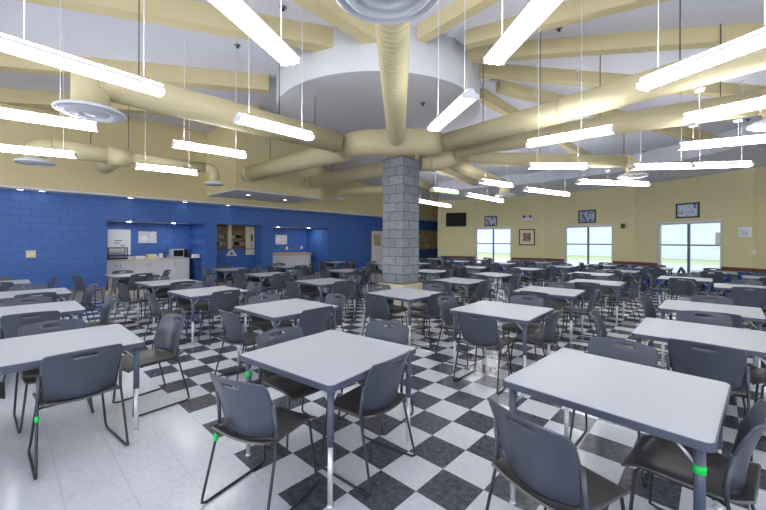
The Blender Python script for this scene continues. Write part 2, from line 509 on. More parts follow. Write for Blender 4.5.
# ------------------------------------------------------------------ blue wall with its two counter nooks and hatch
N1 = (wall_t(107), wall_t(205.5)); HT = (wall_t(217), wall_t(262.5)); N2 = (wall_t(273), wall_t(328))
def nook_depth(t2, px):
    d = ray(px, 240); d.z = 0
    k = (W0+WE*t2).dot(WE)/d.dot(WE)
    return -(d*k-W0).dot(WN)
D1 = nook_depth(N1[1], 190); D2 = nook_depth(N2[1], 307)
D1 = max(.8, min(2.2, D1)); D2 = max(.8, min(2.4, D2)); DH = .7
HEAD = 2.22; TOPZ = 2.96
T0, T1 = -9., 22.
HSILL = wall_z(230, 250)
def wl(mb, name, mat): return wall_frame(struct(mb.build(name, mat)))
mb = MB()
TH = .25
for a, b in ((T0, N1[0]), (N1[1], HT[0]), (HT[1], N2[0]), (N2[1], T1)): mb.box((a, 0, 0), (b, TH, TOPZ))
for a, b in (N1, HT, N2): mb.box((a, 0, HEAD), (b, TH, TOPZ))
wl(mb, 'wall_blue', M['blue'])
# nook shells
for (a, b), dp, nm in ((N1, D1, 'wall_nook_microwave'), (HT, DH+.9, 'wall_kitchen_side'), (N2, D2, 'wall_nook_curved')):
    m2 = MB()
    if nm != 'wall_kitchen_side':
        m2.box((a-.1, dp, 0), (b+.1, dp+.1, 2.6))
    m2.box((a-.1, TH, 0), (a, dp, 2.6)); m2.box((b, TH, 0), (b+.1, dp, 2.6))
    wl(m2, nm, M['blue'])
    wl(MB().box((a, TH, HEAD+.02), (b, dp, HEAD+.1)), 'ceiling_nook', M['white'])
# hatch back: low blue wall, kitchen beyond
hb = MB().box((HT[0], DH, 0), (HT[1], DH+.12, HSILL))
wl(hb, 'wall_hatch_lower', M['blue'])
wl(MB().box((HT[0]-.4, DH+.9, 0), (HT[1]+.4, DH+1.0, 2.6)), 'wall_kitchen_back', M['cream'])
wl(MB().box((T0, -.015, 0), (N1[0], 0, .1)).box((N1[1], -.015, 0), (HT[0], 0, .1)).box((HT[1], -.015, 0), (N2[0], 0, .1)).box((N2[1], -.015, 0), (T1, 0, .1)), 'baseboard_blue', M['grey'])
# bulkhead over the blue wall, soffit strip, and the deep box
wl(MB().box((T0, -.5, TOPZ+.05), (T1, .3, 5.58)), 'wall_bulkhead', M['yellow'])
wl(MB().box((T0, -.5, TOPZ), (T1, .3, TOPZ+.05)), 'ceiling_bulkhead_soffit', M['white'])
BT0, BT1, BWD, BZ = 3.35, 6.75, 2.86, 3.22
wl(MB().box((BT0, -BWD, BZ+.04), (BT1, -.5, 5.56)), 'wall_box_bulkhead', M['yellow'])
wl(MB().box((BT0, -BWD, BZ), (BT1, -.5, BZ+.04)), 'ceiling_box_soffit', M['disc'])

# recessed downlights
DL = [(20, 189, .25, TOPZ), (42, 190.5, .25, TOPZ), (130, 197.5, .25, TOPZ), (185, 202.3, .25, TOPZ), (228, 205.6, .25, TOPZ), (248, 197, 1.9, BZ), (285, 200.7, 1.6, BZ)]
for i, (px, py, w, z) in enumerate(DL):
    tt = wall_t(px, w); p = wallpt(tt, w, z)
    e = empty('recessed_downlight', p)
    tag(e, ['recessed downlight in the soffit strip nearest the frame edge', 'recessed downlight in soffit strip over the wall plate', 'recessed downlight in soffit strip over the refrigerator',
            'recessed downlight in soffit strip over the microwave', 'recessed downlight in soffit strip over the serving hatch',
            'recessed downlight under the deep yellow box, left one', 'recessed downlight under the deep yellow box, right one'][i], 'downlight', 'recessed downlights')
    MB().lathe([(.075, -.012), (.1, -.012), (.1, .0), (.075, .0)], n=16).build('trim_ring', M['white'], e)
    MB().lathe([(0, -.006), (.076, -.006), (.076, -.002), (0, -.002)], n=16).build('lens', M['downlight'], e)

for i, (tt, w, lb) in enumerate(((N1[0]+.75, -.8, 'recessed downlight in the microwave nook over the notice board'), (N1[1]-.85, -.8, 'recessed downlight in the microwave nook over the microwave'), (N2[0]+.8, -.9, 'recessed downlight in the second nook over the poster'), (N2[1]-.5, -.9, 'recessed downlight in the second nook near its corner'))):
    e = empty('recessed_downlight', wallpt(tt, w, HEAD+.018))
    tag(e, lb, 'downlight', 'recessed downlights')
    MB().lathe([(.085, -.012), (.11, -.012), (.11, .0), (.085, .0)], n=16).build('trim_ring', M['white'], e)
    MB().lathe([(0, -.006), (.086, -.006), (.086, -.002), (0, -.002)], n=16).build('lens', M['nooklight'], e)

# door at the far end of the blue wall, beside the pillar
dt0 = wall_t(370.5); dr = struct(empty('door_1', wallpt(dt0, 0), WANG))
MB().box((0, -.03, 0), (.06, .0, 2.24)).box((1.02, -.03, 0), (1.08, 0, 2.24)).box((.06, -.03, 2.16), (1.02, 0, 2.24)).build('door_frame', M['grey'], dr)
lf = MB().box((.06, -.02, .005), (.24, -.0, 2.16)).box((.84, -.02, .005), (1.02, 0, 2.16)).box((.24, -.02, .005), (.84, 0, 1.32)).box((.24, -.02, 1.98), (.84, 0, 2.16)).build('door_leaf', M['white'], dr)
MB().box((.24, -.012, 1.32), (.84, -.006, 1.98)).build('door_pane', M['shelfbrown'], dr)
MB().tube([(.94, -.02, 1.0), (.94, -.07, 1.0), (.84, -.07, 1.0)], .012).build('door_handle', M['steel'], dr)
# red box beside the door
def plate(px, py, w, h, mat, name, label, cat, depth=.02, off=0.):
    tt = wall_t(px, off); z = wall_z(px, py, off)
    o = MB().box((-w/2, -depth, -h/2), (w/2, 0, h/2)).build(name, mat); o.location = wallpt(tt, off, z); o.rotation_euler = (0, 0, WANG)
    return tag(o, label, cat)
o = plate(31, 254, .2, .2, M['cream'], 'switch_plate', 'square cream switch plate alone on the blue block wall', 'switch')
for k in range(2): MB().box((-.055+k*.065, -.026, -.03), (-.01+k*.065, -.02, .03)).build('rocker', M['white'], o)
o = plate(365.5, 242, .14, .2, M['grey'], 'card_reader', 'small grey box on blue wall beside the white door', 'wall box', .05)
MB().box((-.04, -.055, -.02), (.04, -.05, .06)).build('cover', M['black'], o)
# mural and blue band beyond the pillar
mt0, mt1 = wall_t(418, .02), wall_t(441, .02)
o = MB().box((0, -.03, 0), (min(mt1-mt0+1.2, 19.3-mt0+.9), 0, 1.25)).build('mural_panel', M['mural']); o.location = wallpt(mt0-.9, .006, 1.08); o.rotation_euler = (0, 0, WANG)
tag(o, 'brown and green picture panel on the blue wall behind pillar', 'mural')

# ---- nook 1 contents (local frame of the wall: x along, y away from the room)
def nook(name, label, cat, t, y, z=0, group=None):
    e = empty(name, wallpt(t, -y, z), WANG); return tag(e, label, cat, group)
def zat(px, py, depth): return wall_z(px, py, -depth)
def tat(px, depth): return wall_t(px, -depth)
CD = .62                                        # counter depth
yf = D1-CD
ct0, ct1 = N1[0]+.75, tat(189.5, yf)
ct0 = N1[0]
def cabinet_run(label, t0, t1, yfront, yback, mat, n, base='base_cabinet', group=None, labels=None, h=.86):
    w = (t1-t0)/n
    for i in range(n):
        e = nook(base, labels[i], 'cabinet', t0+w*i, yfront, 0, group)
        MB().box((0.002, .02, .1), (w-.002, yback-yfront, h)).box((.01, .06, 0), (w-.01, yback-yfront, .1)).build('carcass', mat, e)
        for k in range(2):
            dd = MB().box((.01+k*w/2, 0, .12), (w/2-.005+k*w/2, .02, h-.02)).build('door', mat, e)
            hx = w/2-.06 if k == 0 else w/2+.06
            MB().tube([(hx, 0, h-.22), (hx, -.03, h-.22), (hx, -.03, h-.1), (hx, 0, h-.1)], .007, 6).build('handle', M['grey'], dd)
cabinet_run('', ct0+.02, ct1, yf, D1, M['white'], 3, labels=['white base cabinet under the roll warmer in microwave nook', 'white base cabinet in the middle of microwave nook', 'white base cabinet under the microwave'], group='base cabinets in the microwave nook')
o = nook('worktop', 'pale worktop across the microwave nook', 'worktop', ct0+.01, yf-.02)
MB().box((0, 0, .86), (ct1-ct0-.01, CD+.02, .91)).build('slab', M['counter'], o)
MB().box((0, CD-.0, .91), (ct1-ct0-.01, CD+.02, 1.0)).build('backsplash', M['counter'], o)
# tall white refrigerator behind glass warmer
def nbox(px, depth): return tat(px, depth)
rt0, rt1 = nbox(107.5, D1), nbox(130.5, D1)
ztop = zat(118, 229.5, D1)
e = nook('notice_board', 'large white board with faint writing in microwave nook', 'notice board', rt0, D1)
MB().box((0, -.03, 1.05), (rt1-rt0, 0, ztop)).build('panel', M['white'], e)
bx = MB()
for r_, (a_, b_) in enumerate(((.28, .62), (.3, .5), (.56, .72))):
    bx.box((a_*(rt1-rt0), -.034, ztop-.42-.09*r_), (b_*(rt1-rt0), -.03, ztop-.38-.09*r_))
bx.build('writing', M['grey'], e)
# glass case on the counter
gt0, gt1 = nbox(108, yf+.1), nbox(128, yf+.1); gw = gt1-gt0
e = nook('display_warmer', 'glass sided warmer with dark frame on nook worktop', 'food warmer', gt0, yf+.1, .912)
gf = MB(); gh = .42; gd = .38
for x in (0, gw-.025):
    for y in (0, gd-.025): gf.box((x, y, 0), (x+.025, y+.025, gh))
gf.box((0, 0, gh-.03), (gw, gd, gh)).box((0, 0, 0), (gw, gd, .05)).build('frame', M['black'], e)
MB().box((.03, .03, .2), (gw-.03, gd-.03, .215)).build('rack', M['steel'], e)
MB().box((.027, .008, .052), (gw-.027, .012, gh-.032)).build('glass', M['glass'], e)
# wall notice
nt0, nt1 = nbox(138.5, D1), nbox(156.5, D1); z0, z1 = zat(148, 243, D1), zat(148, 231.5, D1)
e = nook('wall_notice', 'wide white notice with dark print above nook worktop', 'notice', nt0, D1)
MB().box((0, -.015, z0), (nt1-nt0, 0, z1)).build('sheet', M['note'], e)
# microwave
mt0, mt1 = nbox(169.5, yf+.12), nbox(190, yf+.12); mw = .56
e = nook('microwave_oven', 'stainless microwave oven standing on the nook worktop', 'microwave', min(mt1, ct1)-mw-.02, yf+.1, .912)
MB().box((0, .02, .015), (mw, .42, .34)).build('body', M['steel'], e)
dd = MB().box((.01, 0, .02), (mw*.74, .02, .335)).build('door', M['steel'], e)
MB().box((.05, -.004, .06), (mw*.70, 0, .295)).build('door_window', M['black'], dd)
MB().box((mw*.76, .0, .02), (mw-.01, .02, .335)).build('control_panel', M['black'], e)
MB().box((.02, .05, 0), (.05, .4, .015)).box((mw-.05, .05, 0), (mw-.02, .4, .015)).build('foot', M['black'], e)
# clutter on the worktop
for (px, w, h, mat, nm, lb, ct, gr) in ((141, .30, .10, 'white', 'paper_tray', 'low white paper tray on nook worktop', 'tray', None), (153.2, .28, .16, 'cream', 'carton', 'cream carton on nook worktop below the notice', 'box', None),
        ):
    e = nook(nm, lb, ct, nbox(px, yf+.2)-w/2-.03, yf+.15, .912)
    MB().box((0, 0, 0), (w, .25, .012)).box((0, 0, .012), (w, .012, h)).box((0, .238, .012), (w, .25, h)).box((0, .012, .012), (.012, .238, h)).box((w-.012, .012, .012), (w, .238, h)).build('tray_body', M[mat], e)
for px, mat, lb in ((160.9, 'white', 'white canister between carton and blue canister'), (165.2, 'bluetrim', 'blue canister beside the microwave')):
    e = nook('canister', lb, 'canister', nbox(px, yf+.42), yf+.42, .912)
    MB().lathe([(0, 0), (.055, 0), (.058, .01), (.058, .19), (0, .19)], n=14).build('jar', M[mat], e)
    MB().lathe([(.06, .19), (.06, .22), (.02, .225), (.02, .245), (0, .245)], n=14).build('lid', M['black'], e)
# slim stand with white tray right of the counter
e = nook('waste_stand', 'slim black wire stand with white top beside nook cabinets', 'stand', nbox(196, yf-.45), yf-.42)
for x in (-.11, .11):
    for y in (-.14, .14): MB().tube([(x, y, 0), (x, y, .92)], .01, 6).build('leg', M['black'], e)
MB().prism(rrect(.28, .34, .04), .92, .95).build('tray', M['white'], e)
MB().prism(rrect(.22, .26, .03), .95, 1.06).build('carton_lid', M['white'], e)

# ---- hatch contents
def hx(px, d=DH): return tat(px, d)
e = nook('kitchen_shelf_rack', 'brown stocked shelves seen through the serving hatch', 'shelf', HT[0]+.02, DH+.45)
hwid = HT[1]-HT[0]-.04
for z in (1.35, 1.66, 1.97): MB().box((0, 0, z), (hwid, .4, z+.03)).build('shelf', M['wood'], e)
MB().box((0, .41, 0), (hwid, .43, 2.3)).build('back_panel', M['shelfbrown'], e)
for x in (0, hwid-.04): MB().box((x, 0, 0), (x+.04, .4, 2.3)).build('upright', M['wood'], e)
for z in (1.38, 1.69):
    x = .1; k = 0
    while x < hwid-.35:
        w = rnd.uniform(.16, .28); h = rnd.uniform(.14, .22)
        o = MB().box((0, 0, 0), (w, .28, h*.86)).build('stock_box', M[['cream', 'darkframe', 'wood', 'shelfbrown'][k % 4]]); o.location = wallpt(HT[0]+.02+x, -(DH+.5), z+.002); o.rotation_euler = (0, 0, WANG)
        MB().box((-.004, -.004, h*.86), (w+.004, .284, h)).build('lid', M[['shelfbrown', 'cream', 'darkframe', 'wood'][k % 4]], o)
        tag(o, 'storage box on the %s kitchen shelf behind the serving hatch' % ('upper' if z > 1.5 else 'lower'), 'box', 'boxes on the kitchen shelves')
        x += w+rnd.uniform(.02, .06); k += 1
p0, p1 = hx(228.3), hx(231.6)
wl(MB().box((p0, DH+.0, HSILL), (p1, DH+.12, 2.25)), 'trim_hatch_post', M['cream'])
p0, p1 = hx(245.5, DH-.02), min(hx(259, DH-.02), HT[1]-.03)
e = nook('hatch_door', 'cream door panel with dark handle standing at the serving hatch', 'door', p0, DH-.06)
MB().box((0, 0, .98), (p1-p0, .05, 2.2)).build('panel', M['cream'], e)
MB().box((p1-p0-.16, -.03, 1.55), (p1-p0-.1, 0, 1.85)).build('handle', M['black'], e)
MB().box((p1-p0-.15, -.012, 1.3), (p1-p0-.11, 0, 1.42)).build('lock_plate', M['grey'], e)
wl(MB().box((HT[0], DH-.14, HSILL), (HT[1], DH+.0, HSILL+.03)), 'trim_hatch_ledge', M['blue'])
q = hx(232, DH-.05)
e = nook('table_tent_sign', 'white folded triangular card hung under the serving hatch', 'card', q, DH-.012)
MB().prism([(-.24, .95), (.24, .95), (0, 1.3)], 0, .012).build('card', M['white'], e).rotation_euler = (PI/2, 0, 0)
MB().prism([(-.10, 1.0), (.10, 1.0), (0, 1.14)], .012, .016).build('printed_mark', M['grey'], e).rotation_euler = (PI/2, 0, 0)

kl = nook('kitchen_fill_light', 'added unseen fill light brightening the kitchen behind the serving hatch', 'fill light', HT[0]+.3, DH+.3, 2.44)  # lamp added out of view to brighten the shelves behind the hatch
wl(MB().box((HT[0]-.1, DH+.1, 2.5), (HT[1]+.1, DH+1.0, 2.56)), 'ceiling_kitchen', M['white'])
MB().box((0, -.1, 0), (1.2, .06, .05)).build('lens', emit('kitchen_fill_glow', (1, .96, .88, 1), 9), kl)
MB().box((-.03, -.13, .01), (1.23, .09, .055)).build('housing', M['white'], kl)

# ---- nook 2 contents: rounded counter
yf2 = max(.15, D2-1.0)
a0, a1 = N2[0]+.02, tat(318, yf2)
e = nook('serving_counter', 'white counter with wood edged rounded end in second nook', 'counter', a0, yf2)
L2 = min(max(1.2, a1-a0), N2[1]-a0-.2); dpt = D2-yf2-.02
def rounded(w, d, r, o=0):
    pts = [(0, -o), ]
    for k in range(9):
        t_ = -PI/2+PI/2*k/8
        pts.append((w-r+(r+o)*math.cos(t_), r+(r+o)*math.sin(t_)))
    return pts+[(w+o, d), (0, d)]
MB().prism(rounded(L2, dpt, .55), .1, .88).build('body', M['white'], e)
MB().prism(rounded(L2-.06, dpt, .5, -.04), 0, .1).build('plinth', M['grey'], e)
MB().prism(rounded(L2, dpt, .55, .05), .88, .93).build('counter_top', M['counter'], e)
MB().prism(rounded(L2, dpt, .55, .052), .93, 1.0).build('wood_rim', M['wood'], e)
for k in range(2):
    dd = MB().box((.15+k*.55, -.015, .14), (.68+k*.55, 0, .84)).build('door', M['white'], e)
    MB().tube([(.62+k*.14, -.015, .55), (.62+k*.14, -.045, .55), (.62+k*.14, -.045, .7), (.62+k*.14, -.015, .7)], .008, 6).build('handle', M['black'], dd)
nt0, nt1 = nbox(275.5, D2), nbox(287, D2); z0, z1 = zat(281, 244.3, D2), zat(281, 235, D2)
e = nook('wall_poster', 'white poster with blue print on second nook back wall', 'poster', nt0, D2)
MB().box((0, -.015, z0), (nt1-nt0, 0, z1)).build('sheet', M['note'], e)
for px, py in ((287, 248), (301.5, 247.6)):
    e = nook('wall_outlet', 'small white outlet above the rounded counter, %s one' % ('nearer the poster' if px < 295 else 'nearer the corner'), 'outlet', nbox(px, D2), D2, zat(px, py, D2))
    MB().box((-.06, -.012, -.08), (.06, 0, .08)).build('plate', M['white'], e)
    MB().box((-.02, -.016, .015), (.02, -.012, .05)).box((-.02, -.016, -.05), (.02, -.012, -.015)).build('socket', M['grey'], e)

# ------------------------------------------------------------------ things on the window wall
def onwall(i, px, py, name, label, cat, group=None):
    s, z = on_facet(i, px, py); e = empty(name); facet_place(e, i, s, z); return tag(e, label, cat, group)
def fbox(mb, x0, x1, d0, d1, z0, z1):        # d = distance in front of the wall
    ya, yb = sorted((-d0*FY, -d1*FY)); return mb.box((x0, ya, z0), (x1, yb, z1))
def fsize(i, x0, x1, y0, y1):
    s0, _ = on_facet(i, x0, (y0+y1)/2); s1, _ = on_facet(i, x1, (y0+y1)/2); xm = (x0+x1)/2
    _, za = on_facet(i, xm, y1); _, zb = on_facet(i, xm, y0)
    return s1-s0, zb-za
def framed(i, x0, x1, y0, y1, label, pic, mat_w=0., tilt=0., fmat='darkframe', name='framed_picture', fw=.05):
    w, h = fsize(i, x0, x1, y0, y1)
    e = onwall(i, (x0+x1)/2, (y0+y1)/2, name, label, 'picture')
    f = MB(); fbox(f, -w/2, w/2, .0, .035, -h/2, -h/2+fw); fbox(f, -w/2, w/2, 0, .035, h/2-fw, h/2)
    fbox(f, -w/2, -w/2+fw, 0, .035, -h/2+fw, h/2-fw); fbox(f, w/2-fw, w/2, 0, .035, -h/2+fw, h/2-fw); f.build('frame', M[fmat], e)
    a = fw+mat_w
    if mat_w:
        fbox(MB(), -w/2+fw, w/2-fw, .004, .014, -h/2+fw, h/2-fw).build('mount', M['cream'], e)
    fbox(MB(), -w/2+a, w/2-a, .002, .02, -h/2+a, h/2-a).build('print', M[pic], e)
    return e
# corner bearing per facet: 0 TV, 1 window by TV + framed print, 2 middle window, 3 widest window, 4 right edge
w, h = fsize(0, 446.5, 466.5, 213, 226.5)
e = onwall(0, 456.5, 219.8, 'wall_television', 'black flat television mounted high beside the first window', 'television')
fbox(MB(), -w/2, w/2, .1, .17, -h/2, h/2).build('bezel', M['black'], e)
fbox(MB(), -w/2+.03, w/2-.03, .168, .174, -h/2+.03, h/2-.03).build('screen', simple('screen', srgb(12, 14, 18), .5, 0, .05, 30, .2), e)
fbox(MB(), -.15, .15, 0, .1, -.12, .12).build('bracket', M['grey'], e)
framed(1, 484.5, 497, 216, 226.3, 'dark framed photo above the window beside the television', 'photo_a')
framed(1, 519, 535, 229, 245.3, 'square framed print with pale mount between two windows', 'photo_c', .14)
framed(2, 578.5, 596, 210, 223, 'dark framed photo above the middle window', 'photo_a')
framed(3, 676, 699.5, 203, 218, 'wide dark framed pale photo above the widest window', 'photo_b')
# emergency light
e = onwall(1, 528, 218.5, 'emergency_light', 'white twin head emergency light above the square print', 'emergency light')
fbox(MB(), -.22, .22, .004, .1, -.1, .06).build('housing', M['white'], e)
for x in (-.14, .14):
    hd = MB().tube([(x, -.1*FY, .11), (x, -.18*FY, .08)], [.06, .075], 12).build('lamp_head', M['grey'], e)
e = onwall(2, 624.5, 226, 'alarm_strobe', 'small dark alarm strobe right of the middle window', 'alarm')
fbox(MB(), -.12, .02, 0, .05, -.1, .1).build('base_plate', M['darkframe'], e); fbox(MB(), .03, .13, 0, .06, -.09, .09).build('strobe_lens', M['shelfbrown'], e)
w, h = fsize(3, 738.5, 752, 227, 237)
e = onwall(3, 745.2, 232, 'wall_paper_sign', 'white paper sign above the switch right of widest window', 'sign')
fbox(MB(), -w/2, w/2, 0, .01, -h/2, h/2).build('sheet', M['white'], e); fbox(MB(), -.1, .06, .01, .012, -.1, .05).build('printed_mark', M['photo_b'], e)
e = onwall(4, 755.5, 252, 'thermostat', 'small cream thermostat on yellow wall near the right edge', 'thermostat')
fbox(MB(), -.09, .09, 0, .04, -.09, .09).build('housing', M['cream'], e); fbox(MB(), -.05, .05, .04, .045, -.02, .05).build('dial', M['white'], e)
e = onwall(0, 470, 228, 'wall_conduit', 'thin pale panel edge below the television', 'panel')
w, h = fsize(0, 441.5, 473, 224.5, 252)
bpy.data.objects.remove(e)

# ------------------------------------------------------------------ pillar
PC = Vector((.42, 8.45, 0))
pil = MB().box((-.305, -.305, .6), (.305, .305, 3.5)).build('pillar', M['stone']); pil.location = PC; pil.rotation_euler = (0, 0, math.radians(49)); struct(pil)
pb = MB().box((-.37, -.37, 0), (.37, .37, .6)).build('pillar_base', M['cream']); pb.location = PC; pb.rotation_euler = (0, 0, math.radians(49)); struct(pb)

# ------------------------------------------------------------------ ducts
def diffuser(parent, c, r):
    mb = MB()
    # stepped cones: each ring drops outward, the gap behind it is closed by the next ring's neck
    prof = [(0, -.035), (.16, -.045), (.26, -.015), (.27, .012), (.33, .014), (.34, -.05), (.50, -.03), (.56, .0), (.57, .018), (.63, .02), (.64, -.045), (.80, -.025), (.86, .004), (.87, .02), (.90, .02), (.91, -.03), (1.0, -.012), (1.0, .0), (.9, .03), (.5, .08), (.42, .085)]
    mb.lathe([(q*r, z) for q, z in prof], c, 40, True)
    return mb.build('diffuser', M['diff'], parent, fix=True)
def bend(a, b, c, n=5, r=.3):
    """points rounding the corner at b"""
    a, b, c = Vector(a), Vector(b), Vector(c)
    p, q = b+(a-b).normalized()*r, b+(c-b).normalized()*r
    return [p.lerp(b, k/n).lerp(b.lerp(q, k/n), k/n) for k in range(n+1)]
def ribbed(a, b, r, step=.09):
    a, b = Vector(a), Vector(b); L = (b-a).length; n = int(L/step); pts = []; rs = []
    for i in range(n):
        for f_, dr_ in ((0, 0), (.78, 0), (.86, .007), (.94, .007)):
            pts.append(a.lerp(b, (i+f_)/n)); rs.append(r+dr_)
    pts.append(b); rs.append(r); return pts, rs
def rods(parent, pts):
    for p in pts:
        z1 = ceil_z(p[0], p[1])
        if math.hypot(p[0]-DC.x, p[1]-DC.y) < DR: z1 = DZ
        MB().tube([p, (p[0], p[1], z1)], .008, 6).build('hanger_rod', M['rod'], parent)
ZD = 3.78
J0, J1 = Vector((-.80, 8.2, ZD)), Vector((1.25, 8.1, ZD))
# junction box over the pillar
e = empty('duct_junction', (0, 0, 0)); tag(e, 'tan duct junction wrapped over the top of the pillar', 'duct')
jm = Vector((.35, 7.95, ZD))
MB().tube([J0, Vector((-.45, 8.02, ZD)), jm, Vector((.95, 7.95, ZD)), J1], [.265, .285, .29, .285, .25], 24).build('duct_body', M['duct'], e)
MB().tube([Vector((.42, 8.4, 3.505)), Vector((.42, 8.4, 4.0))], .33, 24).build('riser', M['duct'], e)
# left long duct with the big diffuser
e = empty('ventilation_duct', (0, 0, 0)); tag(e, 'long tan duct from pillar toward the upper left with round diffuser', 'duct', 'spiral ducts')
A = Vector((-4.02, 4.92, ZD))
MB().tube([J0.lerp(A, .075), A.lerp(J0, .015)], .235, 24).build('duct_run', M['duct'], e)
MB().tube([A+Vector((0, 0, .2)), A+Vector((0, 0, -.40))], .215, 24).build('drop_collar', M['duct'], e)
diffuser(e, A+Vector((0, 0, -.44)), .40)
rods(e, [A.lerp(J0, .12)+Vector((0, 0, .23)), A.lerp(J0, .62)+Vector((0, 0, .23)), A.lerp(J0, .8)+Vector((0, 0, .23))])
# right long duct
e = empty('ventilation_duct', (0, 0, 0)); tag(e, 'long tan duct from pillar toward the upper right corner', 'duct', 'spiral ducts')
B = Vector((6.6, 1.6, ZD))
b0 = at(540, 117, ZD); b1 = at(680, 76, ZD); drn = (b1-b0).normalized(); B = b1+drn*3.2
MB().tube([J1.lerp(b0, .11), b0, B], .2, 24).build('duct_run', M['duct'], e)
MB().tube([b0.lerp(b1, .2), b0.lerp(b1, .24)], .206, 24).build('joint_ring', M['duct'], e)
rods(e, [b0+Vector((0, 0, .2)), b1+Vector((0, 0, .2)), b0.lerp(J1, .5)+Vector((0, 0, .2))])
# centre duct coming forward
e = empty('ventilation_duct', (0, 0, 0)); tag(e, 'tan ribbed duct running forward from pillar to overhead diffuser', 'duct', 'spiral ducts')
C0, C1 = Vector((.27, 7.64, 3.80)), Vector((.06, 2.95, 3.86))
p, r = ribbed(C0, C1, .182)
MB().tube(p, r, 24).build('duct_run', M['duct'], e)
C2 = Vector((.03, 2.68, 3.86))
MB().tube([C1]+bend(C1, C2, C2+Vector((0, 0, -.4)), 5, .2)+[C2+Vector((0, 0, -.34))], .182, 24).build('elbow', M['duct'], e)
diffuser(e, C2+Vector((0, 0, -.40)), .42)
rods(e, [(C1.x, 4.2, 4.05), (C0.x-.03, 6.6, 4.02)])
# second right duct
ZL = 3.54
K = Vector((1.35, 8.35, ZL))
e = empty('duct_manifold', (0, 0, 0)); tag(e, 'tan curved duct manifold on the right of the pillar top', 'duct')
MB().tube([(.9, 8.72, ZL), (1.1, 8.74, ZL), (1.4, 8.66, ZL), (1.7, 8.46, ZL+.1)], [.24, .25, .24, .21], 20).build('duct_body', M['duct'], e)
MB().tube([(1.18, 8.73, ZL), (1.26, 8.71, ZL)], .262, 20).build('joint_ring', M['duct'], e)
e = empty('ventilation_duct', (0, 0, 0)); tag(e, 'second right hand tan duct below the longest one', 'duct', 'spiral ducts')
a1, a2 = at(600, 127, ZD), at(757, 103, ZD)
MB().tube([Vector((1.72, 8.27, ZD-.07)), a1, a2], .19, 24).build('duct_run', M['duct'], e)
dn = (a2-a1).normalized()
MB().tube([a2]+bend(a2, a2+dn*.25, a2+dn*.25+Vector((0, 0, -.4)), 5, .2)+[a2+dn*.25+Vector((0, 0, -.3))], .19, 20).build('elbow', M['duct'], e)
diffuser(e, a2+dn*.25+Vector((0, 0, -.36)), .36)
rods(e, [a1+Vector((0, 0, .19)), a2.lerp(a1, .2)+Vector((0, 0, .19))])
# third right duct (level)
e = empty('ventilation_duct', (0, 0, 0)); tag(e, 'level tan duct right of pillar ending in a down elbow', 'duct', 'spiral ducts')
a1, a2 = at(540, 160, ZD), at(624, 161.5, ZD)
MB().tube([Vector((2.0, 8.72, ZD-.08)), Vector((2.75, 9.35, ZD-.04)), a1, a2], .175, 20).build('duct_run', M['duct'], e)
dn = (a2-a1).normalized(); c = a2+dn*.25
MB().tube([a2]+bend(a2, c, c+Vector((0, 0, -.4)), 5, .2)+[c+Vector((0, 0, -.34))], .175, 20).build('elbow', M['duct'], e)
diffuser(e, c+Vector((0, 0, -.40)), .36)
rods(e, [a1+Vector((0, 0, .17)), a2+Vector((0, 0, .17))])
# fourth right duct (to the back)
e = empty('ventilation_duct', (0, 0, 0)); tag(e, 'tan duct running behind the pillar toward the television', 'duct', 'spiral ducts')
a1, a2 = at(475, 173, ZD), at(503, 183.5, ZD)
MB().tube([Vector((1.6, 9.15, ZD-.1)), a1, a2], .18, 20).build('duct_run', M['duct'], e)
dn = (a2-a1).normalized(); c = a2+dn*.25
MB().tube([a2]+bend(a2, c, c+Vector((0, 0, -.4)), 5, .2)+[c+Vector((0, 0, -.36))], .18, 20).build('elbow', M['duct'], e)
diffuser(e, c+Vector((0, 0, -.42)), .36)
rods(e, [a1+Vector((0, 0, .17))])
# two branches into the yellow box
for (x0, y0, x1, y1, lb, r, xs) in ((249, 174, 320, 156.5, 'thick tan duct branch entering the deep yellow box', .25, Vector((-.55, 8.25, ZD))), (310, 182.5, 381, 169.5, 'second tan duct branch entering wall left of the pillar', .22, Vector((.3, 8.9, ZD-.1)))):
    e = empty('ventilation_duct', (0, 0, 0)); tag(e, lb, 'duct', 'spiral ducts')
    a1, a2 = at(x0, y0, ZD), at(x1, y1, ZD)
    MB().tube([a1, a2, a2+(a2-a1).normalized()*1.0], r, 24).build('duct_run', M['duct'], e)
    MB().tube([a1, a1.lerp(a2, .05)], r+.02, 24).build('end_collar', M['duct'], e)
    rods(e, [a1.lerp(a2, .35)+Vector((0, 0, r))])
# small far duct with elbow, left of the pillar
e = empty('ventilation_duct', (0, 0, 0)); tag(e, 'small far tan duct with bent end left of the pillar', 'duct', 'spiral ducts')
a1, a2 = at(344, 190.5, ZD), at(392, 189.5, ZD); dn = (a1-a2).normalized(); c = a1+dn*.3
MB().tube([a2, a1]+bend(a1, c, c+Vector((0, 0, -.4)), 5, .25)+[c+Vector((0, 0, -.32))], .17, 18).build('duct_run', M['duct'], e)
diffuser(e, c+Vector((0, 0, -.38)), .32)
